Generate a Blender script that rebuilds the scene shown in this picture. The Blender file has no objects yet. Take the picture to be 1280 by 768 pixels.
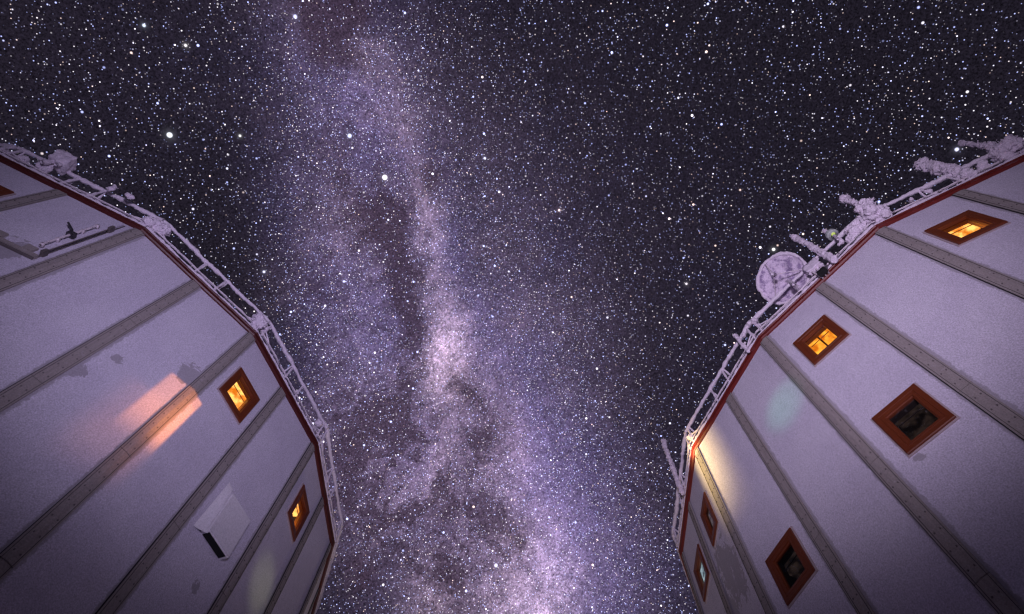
import bpy, bmesh, math, random
from mathutils import Vector, Matrix, noise
random.seed(7)
D = bpy.data
scene = bpy.context.scene
COL = scene.collection
ZC = 1.6                      # eye height; measured heights below are from the eye
H = 12.3 + ZC                 # roof height
LOOK = Vector((0.0, 0.357839, 0.933783))
FPX = 734.13                  # focal length in pixels of a 1280 px wide frame
tt, ro = 0.36595083, 0.07684371
LOOK = Vector((0, math.sin(tt), math.cos(tt)))
up0 = Vector((0, -math.cos(tt), math.sin(tt)))
r0 = LOOK.cross(up0)
RIGHT = math.cos(ro)*r0 + math.sin(ro)*up0
UP = -math.sin(ro)*r0 + math.cos(ro)*up0

# ------------------------------------------------------------------ tagging
def tag(o, label=None, cat=None, group=None, kind=None):
    if label: o['label'] = label
    if cat: o['category'] = cat
    if group: o['group'] = group
    if kind: o['kind'] = kind
    return o
def empty(name, loc=(0, 0, 0)):
    o = D.objects.new(name, None); o.empty_display_size = .3
    COL.objects.link(o); o.location = loc
    return o
def build(name, bm, mat, parent=None, smooth=False):
    me = D.meshes.new(name); bm.to_mesh(me); bm.free()
    for m in (mat if isinstance(mat, (list, tuple)) else [mat]): me.materials.append(m)
    if smooth:
        for p in me.polygons: p.use_smooth = True
    o = D.objects.new(name, me); COL.objects.link(o)
    if parent is not None:
        o.parent = parent
        w = parent.location.copy(); pp = parent.parent
        while pp is not None:
            w += pp.location; pp = pp.parent
        for v in me.vertices: v.co -= w     # geometry is written in world coordinates
    return o
def fuse(o, voxel=.014, it=1, rough=True):
    m = o.modifiers.new('Remesh', 'REMESH'); m.mode = 'VOXEL'; m.voxel_size = voxel; m.use_smooth_shade = True
    m = o.modifiers.new('Smooth', 'SMOOTH'); m.iterations = it; m.factor = .5
    if rough:
        for sc_, st_ in ((.11, .075), (.035, .03)):
            tx = D.textures.get('rime_%g' % sc_) or D.textures.new('rime_%g' % sc_, 'CLOUDS')
            tx.noise_scale = sc_; tx.noise_depth = 2
            m = o.modifiers.new('Displace', 'DISPLACE'); m.texture = tx; m.strength = st_; m.mid_level = .5; m.texture_coords = 'LOCAL'
    return o
def own(o, loc):
    """put the origin of a one-mesh thing at loc (mesh is in world coordinates)"""
    loc = Vector(loc)
    for v in o.data.vertices: v.co -= loc
    o.location = loc
    return o

# ------------------------------------------------------------------ shader helpers
class NT:
    def __init__(s, tree): s.t = tree; s.n = tree.nodes; s.l = tree.links
    def new(s, typ, **kw):
        n = s.n.new(typ)
        for k, v in kw.items(): setattr(n, k, v)
        return n
    def put(s, sock, v):
        if isinstance(v, bpy.types.NodeSocket): s.l.new(v, sock)
        else: sock.default_value = v
    def math(s, op, a, b=None, c=None, clamp=False):
        n = s.new('ShaderNodeMath', operation=op, use_clamp=clamp)
        s.put(n.inputs[0], a)
        if b is not None: s.put(n.inputs[1], b)
        if c is not None: s.put(n.inputs[2], c)
        return n.outputs[0]
    def vmath(s, op, a, b=None, scale=None):
        n = s.new('ShaderNodeVectorMath', operation=op)
        s.put(n.inputs[0], a)
        if b is not None: s.put(n.inputs[1], b)
        if scale is not None: s.put(n.inputs['Scale'], scale)
        return n.outputs['Value'] if op in ('DOT_PRODUCT', 'LENGTH', 'DISTANCE') else n.outputs['Vector']
    def noise(s, vec, scale, detail=2, rough=.5, dist=0, col=False):
        n = s.new('ShaderNodeTexNoise')
        if vec is not None: s.l.new(vec, n.inputs['Vector'])
        n.inputs['Scale'].default_value = scale; n.inputs['Detail'].default_value = detail
        n.inputs['Roughness'].default_value = rough; n.inputs['Distortion'].default_value = dist
        return n.outputs['Color'] if col else n.outputs['Fac']
    def mix(s, f, a, b, mode='MIX'):
        n = s.new('ShaderNodeMix', data_type='RGBA', blend_type=mode)
        s.put(n.inputs[0], f); s.put(n.inputs[6], a); s.put(n.inputs[7], b)
        return n.outputs[2]
    def ramp(s, v, lo, hi, a=0., b=1., smooth=True):
        n = s.new('ShaderNodeMapRange', interpolation_type='SMOOTHSTEP' if smooth else 'LINEAR')
        s.put(n.inputs[0], v); s.put(n.inputs[1], lo); s.put(n.inputs[2], hi); s.put(n.inputs[3], a); s.put(n.inputs[4], b)
        return n.outputs[0]
def C(r, g, b): return (r, g, b, 1.)
def mat(name):
    m = D.materials.new(name); m.use_nodes = True
    t = NT(m.node_tree); bs = m.node_tree.nodes['Principled BSDF']
    return m, t, bs
def bump(t, bs, h, strength=.5, dist=.01):
    b = t.new('ShaderNodeBump'); b.inputs['Strength'].default_value = strength; b.inputs['Distance'].default_value = dist
    t.l.new(h, b.inputs['Height']); t.l.new(b.outputs[0], bs.inputs['Normal'])
def pos(t): return t.new('ShaderNodeNewGeometry').outputs['Position']

def simple(name, col, rough=.6, metal=0., var=.25, scale=8, bmp=.15, bscale=60):
    m, t, bs = mat(name); p = pos(t)
    f = t.noise(p, scale, 4, .6)
    c = t.mix(f, C(*[v*(1-var) for v in col]), C(*[min(1, v*(1+var)) for v in col]))
    t.put(bs.inputs['Base Color'], c); bs.inputs['Roughness'].default_value = rough; bs.inputs['Metallic'].default_value = metal
    bump(t, bs, t.noise(p, bscale, 3, .6), bmp, .005)
    return m

def frost_mat(name, bare, col=(.70, .66, .76), amount=.8, fs=9):
    m, t, bs = mat(name); p = pos(t)
    f = t.noise(p, fs, 5, .7); g = t.noise(p, 60, 3, .7)
    k = t.ramp(f, amount-.25, amount-.10)
    sp = t.ramp(t.math('ADD', t.math('MULTIPLY', g, .6), t.math('MULTIPLY', t.noise(p, 26, 3, .7), .4)), .36, .62)
    base = t.mix(sp, C(*[c*.76 for c in col]), C(*col))
    t.put(bs.inputs['Base Color'], t.mix(k, base, C(*bare)))
    bs.inputs['Roughness'].default_value = .85
    h = t.math('ADD', t.math('MULTIPLY', t.noise(p, 40, 5, .75), 1.), t.math('MULTIPLY', g, .5))
    bump(t, bs, h, .5, .03)
    return m

# --- frosted wall panel; UV: u = metres from the nearest joint line, v = height
def wall_mat(name, patches, tint=(.66, .62, .72)):
    m, t, bs = mat(name); p = pos(t)
    uv = t.new('ShaderNodeUVMap', uv_map='UVMap').outputs[0]
    sp = t.new('ShaderNodeSeparateXYZ'); t.l.new(uv, sp.inputs[0])
    u = sp.outputs[0]
    fine = t.noise(p, 55, 3, .75)
    mid = t.noise(p, 7, 4, .6)
    big = t.noise(p, .9, 3, .55)
    vein = t.noise(p, 22, 5, .7)
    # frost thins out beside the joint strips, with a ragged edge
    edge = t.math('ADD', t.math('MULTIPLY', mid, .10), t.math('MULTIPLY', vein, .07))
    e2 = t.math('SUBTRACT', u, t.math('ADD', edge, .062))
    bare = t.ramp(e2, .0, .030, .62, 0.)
    # hand placed bare / thin patches, some of them painted shadow patches  (centre, radius, stretch in z)
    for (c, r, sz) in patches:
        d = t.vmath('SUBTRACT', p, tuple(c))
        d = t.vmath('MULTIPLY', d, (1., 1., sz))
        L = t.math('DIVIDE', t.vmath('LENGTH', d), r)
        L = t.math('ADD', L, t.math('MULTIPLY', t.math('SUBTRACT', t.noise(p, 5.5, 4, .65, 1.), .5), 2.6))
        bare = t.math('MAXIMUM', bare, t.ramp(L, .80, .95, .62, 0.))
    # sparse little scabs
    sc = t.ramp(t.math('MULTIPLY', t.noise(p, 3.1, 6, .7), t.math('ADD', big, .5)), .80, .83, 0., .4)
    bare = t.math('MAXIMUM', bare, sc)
    lite = C(*tint); dark = C(tint[0]*.90, tint[1]*.89, tint[2]*.92)
    base = t.mix(t.ramp(big, .3, .72), dark, lite)
    base = t.mix(t.ramp(mid, .35, .75, 0, .22), base, C(tint[0]*1.12, tint[1]*1.1, tint[2]*1.12))
    spk = t.noise(p, 48, 1, .5)
    gr = t.math('MULTIPLY_ADD', t.math('SUBTRACT', t.math('ADD', t.math('MULTIPLY', fine, .4), t.math('MULTIPLY', spk, .6)), .5), 1.55, 1.)
    base = t.mix(1., base, gr, 'MULTIPLY')
    # vertical run streaks of old melt
    st = t.vmath('MULTIPLY', p, (6., 6., .35))
    streak = t.ramp(t.noise(st, 1.6, 4, .6), .52, .75, 0, .09)
    base = t.mix(streak, base, C(.36, .33, .38))
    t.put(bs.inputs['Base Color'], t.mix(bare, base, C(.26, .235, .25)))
    bs.inputs['Roughness'].default_value = .8
    h = t.math('ADD', t.math('MULTIPLY', fine, .5), t.math('ADD', t.math('MULTIPLY', vein, .6), t.math('MULTIPLY', bare, -.7)))
    bump(t, bs, h, .55, .012)
    return m

def strip_mat():
    m, t, bs = mat('weathered_joint_plate'); p = pos(t)
    uv = t.new('ShaderNodeUVMap', uv_map='UVMap').outputs[0]
    a = t.noise(p, 10, 5, .7); b = t.noise(t.vmath('MULTIPLY', p, (14., 14., 1.2)), 2.2, 4, .6); f = t.noise(p, 45, 2, .6)
    c = t.mix(b, C(.25, .215, .205), C(.39, .35, .335))
    c = t.mix(t.ramp(a, .58, .75, 0, .6), c, C(.46, .42, .45))
    c = t.mix(1., c, t.math('MULTIPLY_ADD', f, .9, .55), 'MULTIPLY')
    t.put(bs.inputs['Base Color'], c); bs.inputs['Roughness'].default_value = .7
    bump(t, bs, t.math('ADD', a, f), .35, .008)
    return m

def wood_mat(name, c1, c2, frost=.0):
    m, t, bs = mat(name); p = pos(t)
    a = t.noise(t.vmath('MULTIPLY', p, (3., 3., 22.)), 2.0, 5, .65)
    g = t.noise(p, 30, 4, .7)
    c = t.mix(a, C(*c1), C(*c2))
    c = t.mix(t.ramp(g, .60, .74, 0, frost), c, C(.5, .45, .5))
    t.put(bs.inputs['Base Color'], c); bs.inputs['Roughness'].default_value = .42
    bump(t, bs, t.math('ADD', a, g), .25, .006)
    return m

def emit_mat(name, lo, hi, strength, scale=3., stripes=0.):
    m = D.materials.new(name); m.use_nodes = True
    t = NT(m.node_tree); m.node_tree.nodes.clear()
    p = pos(t)
    f = t.ramp(t.noise(p, scale, 3, .55), .36, .62)
    c = t.mix(f, C(*lo), C(*hi))
    if stripes:
        w = t.new('ShaderNodeTexWave', wave_type='BANDS', bands_direction='DIAGONAL'); w.inputs['Scale'].default_value = stripes
        w.inputs['Distortion'].default_value = 1.2; t.l.new(p, w.inputs['Vector'])
        c = t.mix(t.ramp(w.outputs['Fac'], .25, .7, .45, 0.), c, C(lo[0]*.35, lo[1]*.3, lo[2]*.3))
    e = t.new('ShaderNodeEmission'); t.put(e.inputs[0], c); e.inputs[1].default_value = strength
    o = t.new('ShaderNodeOutputMaterial'); t.l.new(e.outputs[0], o.inputs[0])
    return m

def glass_mat(name, refl=.16, frost=.35):
    m = D.materials.new(name); m.use_nodes = True
    t = NT(m.node_tree); m.node_tree.nodes.clear()
    p = pos(t)
    tr = t.new('ShaderNodeBsdfTransparent'); tr.inputs[0].default_value = C(.92, .92, .92)
    gl = t.new('ShaderNodeBsdfGlossy'); gl.inputs['Roughness'].default_value = .06; gl.inputs[0].default_value = C(.8, .85, 1)
    fr = t.new('ShaderNodeBsdfDiffuse'); fr.inputs[0].default_value = C(.35, .33, .36)
    fres = t.new('ShaderNodeFresnel'); fres.inputs[0].default_value = 1.5
    m1 = t.new('ShaderNodeMixShader'); t.l.new(t.math('MULTIPLY', fres.outputs[0], refl*6, clamp=True), m1.inputs[0]); t.l.new(tr.outputs[0], m1.inputs[1]); t.l.new(gl.outputs[0], m1.inputs[2])
    k = t.ramp(t.noise(p, 9, 5, .7, 1.5), .60, .70, 0, frost)
    m2 = t.new('ShaderNodeMixShader'); t.l.new(k, m2.inputs[0]); t.l.new(m1.outputs[0], m2.inputs[1]); t.l.new(fr.outputs[0], m2.inputs[2])
    o = t.new('ShaderNodeOutputMaterial'); t.l.new(m2.outputs[0], o.inputs[0])
    return m

M = {}
M['strip'] = strip_mat()
M['gap'] = simple('dark_joint_gap', (.028, .024, .026), .8)
M['bolt'] = simple('bolt_head', (.13, .11, .11), .6, 0.)
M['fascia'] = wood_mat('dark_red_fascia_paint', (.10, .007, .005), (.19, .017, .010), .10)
M['fascia_dark'] = wood_mat('darker_red_fascia_paint', (.05, .005, .004), (.10, .012, .009), .06)  # darker copy of the fascia red, for the left tower
M['frame'] = wood_mat('reddish_window_frame_paint', (.095, .018, .005), (.20, .042, .011), .10)
M['gasket'] = simple('pale_window_flange', (.42, .34, .35), .7)
M['reveal'] = simple('window_reveal_unlit_tone', (.022, .014, .012), .6)  # dark copy of the reveal, shade put into its colour
M['reveal_lit'] = simple('window_reveal_lit_tone', (.42, .19, .07), .5)  # lighter copy of the reveal, lamplight put into its colour
M['room'] = simple('unlit_room', (.03, .022, .02), .8)
M['frost'] = frost_mat('rime_frost', (.20, .17, .2), (.90, .80, .92), amount=1.0)
M['rail'] = frost_mat('frosted_steel_rail', (.15, .12, .15), (.93, .84, .95), amount=.90)
M['thinrail'] = frost_mat('half_frosted_steel_rail', (.10, .085, .10), (.9, .8, .87), amount=.78)
M['dish'] = frost_mat('frosted_dish_mesh', (.30, .23, .38), (.84, .72, .88), amount=.70, fs=5)
M['metal'] = simple('dark_bracket_metal', (.06, .055, .065), .5, .3)
M['black'] = simple('black_opening', (.006, .006, .007), .9)
M['roof'] = simple('snowy_roof', (.6, .58, .64), .9)
M['door'] = None
M['glass'] = glass_mat('window_glass')
M['glow'] = emit_mat('glowing_ceiling', (.80, .19, .008), (1.7, .85, .20), 1.3, 4.2)  # room surfaces from here on glow themselves, room light put into emission
M['glow_bars'] = emit_mat('glowing_ceiling_behind_blind', (.75, .16, .005), (1.5, .62, .06), 1.1, 4.2, 0.)
M['blueglow'] = emit_mat('cold_glowing_room', (.10, .15, .17), (.55, .72, .82), .9, 3.)
M['dim2'] = emit_mat('faintly_glowing_room', (.02, .014, .014), (.10, .075, .075), 1., 6.)
M['dim'] = emit_mat('dim_glowing_ceiling', (.003, .002, .002), (.022, .014, .012), 1., 5.)

# ------------------------------------------------------------------ mesh helpers
def quad(bm, pts, uvl=None, uvs=None, mi=0):
    f = bm.faces.new([bm.verts.new(p) for p in pts]); f.material_index = mi
    if uvl is not None:
        for lp, c in zip(f.loops, uvs): lp[uvl].uv = c
    return f
def hexa(bm, P, mi=0):
    """8 points: 4 bottom, 4 top (same order)"""
    v = [bm.verts.new(p) for p in P]
    for idx in ((0, 3, 2, 1), (4, 5, 6, 7), (0, 1, 5, 4), (1, 2, 6, 5), (2, 3, 7, 6), (3, 0, 4, 7)):
        bm.faces.new([v[i] for i in idx]).material_index = mi
def rings(bm, path, radii, seg=10, amp=0., nscale=6., seed=0., cap=True):
    """tube along a path; amp = relative noisy thickening (rime)"""
    path = [Vector(p) for p in path]; n = len(path); R = []
    for i, p in enumerate(path):
        d = (path[min(i+1, n-1)] - path[max(i-1, 0)]).normalized()
        a = Vector((0, 0, 1)) if abs(d.z) < .9 else Vector((1, 0, 0))
        x = d.cross(a).normalized(); y = d.cross(x)
        ring = []
        for k in range(seg):
            an = 2*math.pi*k/seg; o = x*math.cos(an) + y*math.sin(an); r = radii[i]
            if amp:
                q = (p + o*r)*nscale + Vector((seed, seed*1.7, 0))
                r *= 1 + amp*(noise.fractal(q, .9, 2., 3)*1.1 + .25)
                r = max(r, radii[i]*.35)
            ring.append(bm.verts.new(p + o*r))
        R.append(ring)
    for a, b in zip(R, R[1:]):
        for k in range(seg):
            bm.faces.new((a[k], a[(k+1) % seg], b[(k+1) % seg], b[k]))
    if cap:
        bm.faces.new(R[0]); bm.faces.new(R[-1][::-1])
def line(a, b, n):
    a, b = Vector(a), Vector(b); return [a.lerp(b, i/n) for i in range(n+1)]
def tube(bm, a, b, r, amp=0., seed=0., seg=8, taper=1., nscale=7., sag=0.):
    a, b = Vector(a), Vector(b)
    n = max(2, int((b-a).length/.05)) if amp else 2
    P = line(a, b, n); R = [r*(1+(taper-1)*i/n) for i in range(n+1)]
    if amp:
        R[0] *= .75; R[-1] *= .7
    rings(bm, P, R, seg, amp, nscale, seed)
def spikes(bm, centres, size, n, seed):
    """feathers of rime growing out of the mass, mostly into one wind direction"""
    rg = random.Random(int(seed*97)+5)
    for i in range(n):
        c = centres[rg.randrange(len(centres))]
        d = Vector((rg.gauss(0, 1), rg.gauss(-.5, 1), rg.gauss(-.1, 1))).normalized()
        ln = size*rg.uniform(1.05, 1.75); rb = max(.016, size*rg.uniform(.14, .26))
        x = d.orthogonal().normalized(); y = d.cross(x); c0 = c+d*size*.45; tip = c+d*ln + x*rb*rg.uniform(-1, 1)
        ring = [bm.verts.new(c0+(x*math.cos(k*1.2566)+y*math.sin(k*1.2566))*rb) for k in range(5)]
        mid = [bm.verts.new(c0.lerp(tip, .6)+(x*math.cos(k*1.2566+.4)+y*math.sin(k*1.2566+.4))*rb*.62) for k in range(5)]
        t_ = bm.verts.new(tip)
        for k in range(5):
            k2 = (k+1) % 5
            bm.faces.new((ring[k], ring[k2], mid[k2], mid[k])); bm.faces.new((mid[k], mid[k2], t_))
        bm.faces.new(ring[::-1])
def clump(bm, c, size, seed=0., sub=4, amp=.6, nscale=3., rot=0., feather=True):
    c = Vector(c); Rm = Matrix.Rotation(rot, 3, 'Z')
    r = bmesh.ops.create_icosphere(bm, subdivisions=sub, radius=1.)
    for v in r['verts']:
        d = v.co.copy().normalized()
        q = d*nscale*.5 + Vector((seed*3.1, seed, -seed))
        f = 1 + amp*.75*noise.fractal(q, 1.3, 2., 3) + .07*noise.noise(d*7+Vector((seed, 0, 0)))
        f = min(1.45, max(.55, f))
        v.co = c + Rm @ Vector((d.x*size[0]*f, d.y*size[1]*f, d.z*size[2]*f))
    if feather: spikes(bm, [c], sum(size)/3, 16, seed)

# ------------------------------------------------------------------ world ray helpers (measured sight lines -> places)
def ray(px, py): return (LOOK + (px-640)/FPX*RIGHT - (py-384)/FPX*UP)
def at_z(px, py, z):
    d = ray(px, py); return Vector((0, 0, ZC)) + d*((z-ZC)/d.z)

# ------------------------------------------------------------------ towers
TW = {
 'L': dict(c=(-13.6209, 11.1989), r=9.306, ph=-0.95596618, sg=1,
           V={0: (-8.179, 3.612), 1: (-5.935, 5.919), 2: (-4.665, 8.803), 3: (-4.357, 11.944)},
           mid={-1: 1.596, 0: 1.566, 1: 1.518, 2: 1.66}),
 'R': dict(c=(14.0562, 9.0616), r=9.298, ph=3.94308116, sg=-1,
           V={0: (7.557, 2.341), 1: (5.720, 5.019), 2: (4.761, 8.087), 3: (4.997, 11.326)},
           mid={-1: 1.631, 0: 1.603, 1: 1.583}),
}
for w, T in TW.items():
    vs = []
    for j in range(18):
        a = T['ph'] + T['sg']*2*math.pi*j/18
        p = (T['c'][0]+T['r']*math.cos(a), T['c'][1]+T['r']*math.sin(a))
        vs.append(Vector(T['V'].get(j, p)))
    T['vs'] = vs
ZB = 2.6      # underside of the raised tower
def fv(w, j): return TW[w]['vs'][j % 18]
def flen(w, j): return (fv(w, j+1)-fv(w, j)).length
def P(w, j, u, z, out=0.):
    """point on facet j: u metres along, height z, out metres off the wall"""
    T = TW[w]; a = fv(w, j); b = fv(w, j+1); e = (b-a).normalized()
    n = Vector((e.y, -e.x)); 
    if n.dot(a - Vector(T['c'])) < 0: n = -n
    q = a + e*u + n*out
    return Vector((q.x, q.y, z))
def nrm(w, j):
    return (P(w, j, 0, 0, 1)-P(w, j, 0, 0, 0))
def zz(z): return z + ZC

WIN = {  # facet, u0, u1, z0, z1, kind
 'L': [(-1, .49, 1.33, 10.36, 11.34, 'unlit'), (1, .33, 1.175, 10.33, 11.28, 'lit'), (2, .44, 1.25, 10.37, 11.34, 'lit')],
 'R': [(-1, 2.055, 2.895, 10.35, 11.32, 'lit'), (0, 2.02, 2.86, 10.35, 11.33, 'lit_bars'), (0, 2.003, 2.83, 7.385, 8.36, 'unlit'),
       (1, 1.945, 2.766, 7.335, 8.28, 'unlit'), (2, .41, 1.09, 10.27, 11.25, 'dim'), (2, 1.88, 2.72, 10.29, 11.19, 'blue')],
}
WLAB = {
 ('L', -1): 'reddish framed window cut by the left edge of the photo',
 ('R', 0, 0): None,
}
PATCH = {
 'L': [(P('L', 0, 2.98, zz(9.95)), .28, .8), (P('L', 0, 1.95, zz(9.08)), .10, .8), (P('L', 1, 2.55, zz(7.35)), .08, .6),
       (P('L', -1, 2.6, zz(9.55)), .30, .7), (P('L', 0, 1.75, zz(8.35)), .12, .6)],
 'R': [(P('R', -1, 1.2, zz(9.3)), .10, .5), (P('R', 2, 1.0, zz(9.6)), .42, .5), (P('R', 2, 1.5, zz(8.7)), .4, .5), (P('R', 0, 2.75, zz(7.27)), .08, 1.), (P('R', 2, .55, zz(9.1)), .3, .4)],  # the wide ones paint shadow patches into the wall colour
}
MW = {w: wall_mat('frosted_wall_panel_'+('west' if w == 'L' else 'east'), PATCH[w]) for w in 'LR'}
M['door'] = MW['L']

def strip(w, j, um, parent, corner):
    """joint cover plate: folded over a corner, or flat at mid facet; bolts, seams and thin dark edges inside the mesh"""
    T = TW[w]; bm = bmesh.new(); uvl = bm.loops.layers.uv.new('UVMap')
    hw = .112; top = H-.03
    joints = [top, zz(10.0), zz(7.7), zz(5.42), ZB]
    L0 = flen(w, j-1)
    def Q(s, z, out):       # s = metres along, measured from the joint line
        if corner:
            if abs(s) < 1e-6:
                q = P(w, j, 0, z, 0); d = (nrm(w, j)+nrm(w, j-1)).normalized()
                return q + d*out
            if s < 0: return P(w, j-1, L0+s, z, out)
            return P(w, j, s, z, out)
        return P(w, j, um+s, z, out)
    ss = [-hw, 0, hw] if corner else [-hw, hw]
    for zt, zb in zip(joints, joints[1:]):
        zt2, zb2 = zt-.008, zb+.008
        for a, b in zip(ss, ss[1:]):
            lo, hi = a, b
            P8 = [Q(lo, zb2, .004), Q(hi, zb2, .004), Q(hi, zb2, .03), Q(lo, zb2, .03),
                  Q(lo, zt2, .004), Q(hi, zt2, .004), Q(hi, zt2, .03), Q(lo, zt2, .03)]
            hexa(bm, P8, 0)
        # shallow raised spine lines
        for s in (-.082, .082):
            hexa(bm, [Q(s-.003, zb2, .031), Q(s+.003, zb2, .031), Q(s+.003, zb2, .035), Q(s-.003, zb2, .035),
                      Q(s-.003, zt2, .031), Q(s+.003, zt2, .031), Q(s+.003, zt2, .035), Q(s-.003, zt2, .035)], 1)
        # bolts
        z = zb2+.14
        while z < zt2-.08:
            for s in (-.045, .045):
                hexa(bm, [Q(s-.009, z, .031), Q(s+.009, z, .031), Q(s+.009, z, .042), Q(s-.009, z, .042),
                          Q(s-.009, z+.02, .031), Q(s+.009, z+.02, .031), Q(s+.009, z+.02, .042), Q(s-.009, z+.02, .042)], 2)
            z += .31
    # dark gap line each side
    for s in (-hw-.007, hw+.007):
        if (s > 0) == (w == 'L'): continue
        hexa(bm, [Q(s-.006, ZB, .003), Q(s+.006, ZB, .003), Q(s+.006, ZB, .022), Q(s-.006, ZB, .022),
                  Q(s-.006, top, .003), Q(s+.006, top, .003), Q(s+.006, top, .022), Q(s-.006, top, .022)], 1)
    bmesh.ops.recalc_face_normals(bm, faces=bm.faces)
    return build('joint_cover', bm, [M['strip'], M['gap'], M['bolt']], parent)

def window(w, j, u0, u1, z0, z1, kind, parent, label):
    z0, z1 = zz(z0), zz(z1)
    def rect(a, b, c, d, out): return [P(w, j, a, c, out), P(w, j, b, c, out), P(w, j, b, d, out), P(w, j, a, d, out)]
    def ring(bm, i0, o0, i1, o1, mi=0):
        """frame ring between inset i0 at depth o0 and inset i1 at depth o1"""
        A = rect(u0+i0, u1-i0, z0+i0, z1-i0, o0); B = rect(u0+i1, u1-i1, z0+i1, z1-i1, o1)
        va = [bm.verts.new(p) for p in A]; vb = [bm.verts.new(p) for p in B]
        for k in range(4):
            f = bm.faces.new((va[k], va[(k+1) % 4], vb[(k+1) % 4], vb[k])); f.material_index = mi
    bm = bmesh.new()
    prof = [(-.028, .0, 1), (-.028, .022, 1), (-.004, .024, 1), (0.0, .024, 1), (0.0, .055, 0), (.012, .062, 0), (.085, .058, 0), (.090, .050, 0), (.098, .050, 0), (.102, .056, 0),
            (.150, .050, 0), (.154, .028, 0), (.172, .020, 0), (.174, -.03, 0)]
    for a, b in zip(prof, prof[1:]): ring(bm, a[0], a[1], b[0], b[1], b[2])
    bmesh.ops.recalc_face_normals(bm, faces=bm.faces)
    fr = build('window', bm, [M['frame'], M['gasket']], parent)
    if label: fr['label'] = label
    g = bmesh.new(); i = .1725
    r_ = rect(u0+i, u1-i, z0+i, z1-i, -.012)
    if (r_[1]-r_[0]).cross(r_[3]-r_[0]).dot(nrm(w, j)) < 0: r_.reverse()
    quad(g, r_)
    build('pane', g, M['glass'], fr)
    # casement bar inside and reveal box with the room's ceiling behind
    bm = bmesh.new(); i = .175; d0, d1 = -.03, {'lit': -.105, 'lit_bars': -.115, 'unlit': -.15, 'dim': -.05, 'blue': -.045}[kind]
    a0, a1, b0, b1 = u0+i, u1-i, z0+i, z1-i
    for q in ((( a0, b0), (a1, b0)), ((a1, b0), (a1, b1)), ((a1, b1), (a0, b1)), ((a0, b1), (a0, b0))):
        (x0, y0), (x1, y1) = q
        quad(bm, [P(w, j, x0, y0, d0), P(w, j, x1, y1, d0), P(w, j, x1, y1, d1), P(w, j, x0, y0, d1)])
    # small hinge / stay across the opening
    hexa(bm, [P(w, j, a0+.02, b1-.20, -.05), P(w, j, a1-.02, b1-.20, -.05), P(w, j, a1-.02, b1-.20, -.062), P(w, j, a0+.02, b1-.20, -.062),
              P(w, j, a0+.02, b1-.188, -.05), P(w, j, a1-.02, b1-.188, -.05), P(w, j, a1-.02, b1-.188, -.062), P(w, j, a0+.02, b1-.188, -.062)])
    build('reveal', bm, M['reveal_lit' if kind.startswith('lit') else 'reveal'], fr)
    # room: box 0.8 m deep
    bm = bmesh.new(); x0, x1, y0, y1, e = a0-.25, a1+.25, b0-.3, b1+.12, -.95
    quad(bm, [P(w, j, x0, y0, d1), P(w, j, x0, y1, d1), P(w, j, x0, y1, e), P(w, j, x0, y0, e)])
    quad(bm, [P(w, j, x1, y0, d1), P(w, j, x1, y1, d1), P(w, j, x1, y1, e), P(w, j, x1, y0, e)])
    quad(bm, [P(w, j, x0, y0, e), P(w, j, x1, y0, e), P(w, j, x1, y1, e), P(w, j, x0, y1, e)])
    quad(bm, [P(w, j, x0, y0, d1), P(w, j, x1, y0, d1), P(w, j, x1, y0, e), P(w, j, x0, y0, e)])
    build('room_wall', bm, M[{'blue': 'blueglow', 'dim': 'dim2'}.get(kind, 'room')], fr)  # blue and dim walls glow by emission too
    bm = bmesh.new()
    quad(bm, [P(w, j, x0, y1, d1-.002), P(w, j, x1, y1, d1-.002), P(w, j, x1, y1, e), P(w, j, x0, y1, e)])
    mt = {'lit': 'glow', 'lit_bars': 'glow_bars', 'unlit': 'dim', 'dim': 'dim2', 'blue': 'blueglow'}[kind]
    build('room_ceiling', bm, M[mt], fr)
    if kind.startswith('lit'):
        pl = D.lights.new('reveal_fill', 'POINT'); pl.energy = 1.6; pl.color = (1., .42, .08); pl.shadow_soft_size = .04  # added point light near the glass to warm the reveal
        po = D.objects.new('reveal_fill', pl); COL.objects.link(po); po.location = P(w, j, (a0+a1)/2, b0+.12, -.075)
    if kind == 'lit_bars':
        # shelf / lamp rail silhouettes under the ceiling
        bm = bmesh.new()
        um = (a0+a1)/2
        if True:
            hexa(bm, [P(w, j, um-.012, y1-.05, d1-.02), P(w, j, um+.012, y1-.05, d1-.02), P(w, j, um+.012, y1-.05, e+.02), P(w, j, um-.012, y1-.05, e+.02),
                      P(w, j, um-.02, y1-.02, d1-.02), P(w, j, um+.02, y1-.02, d1-.02), P(w, j, um+.02, y1-.02, e+.02), P(w, j, um-.02, y1-.02, e+.02)])
            build('curtain_rail', bm, M['frame'], fr)
    return fr

WINLABEL = {
 ('L', 0): 'unlit window at the left border', ('L', 1): 'window glowing yellow beside the orange light patch', ('L', 2): 'narrow-looking window glowing yellow near the tower rim',
 ('R', 0): 'largest glowing window under the eave', ('R', 1): 'glowing window with a crossed blind', ('R', 2): 'dark unlit window at mid height',
 ('R', 3): 'dark unlit window with black glass', ('R', 4): 'dim window below the yellow light streak', ('R', 5): 'window with a cold bluish glow',
}

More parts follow.
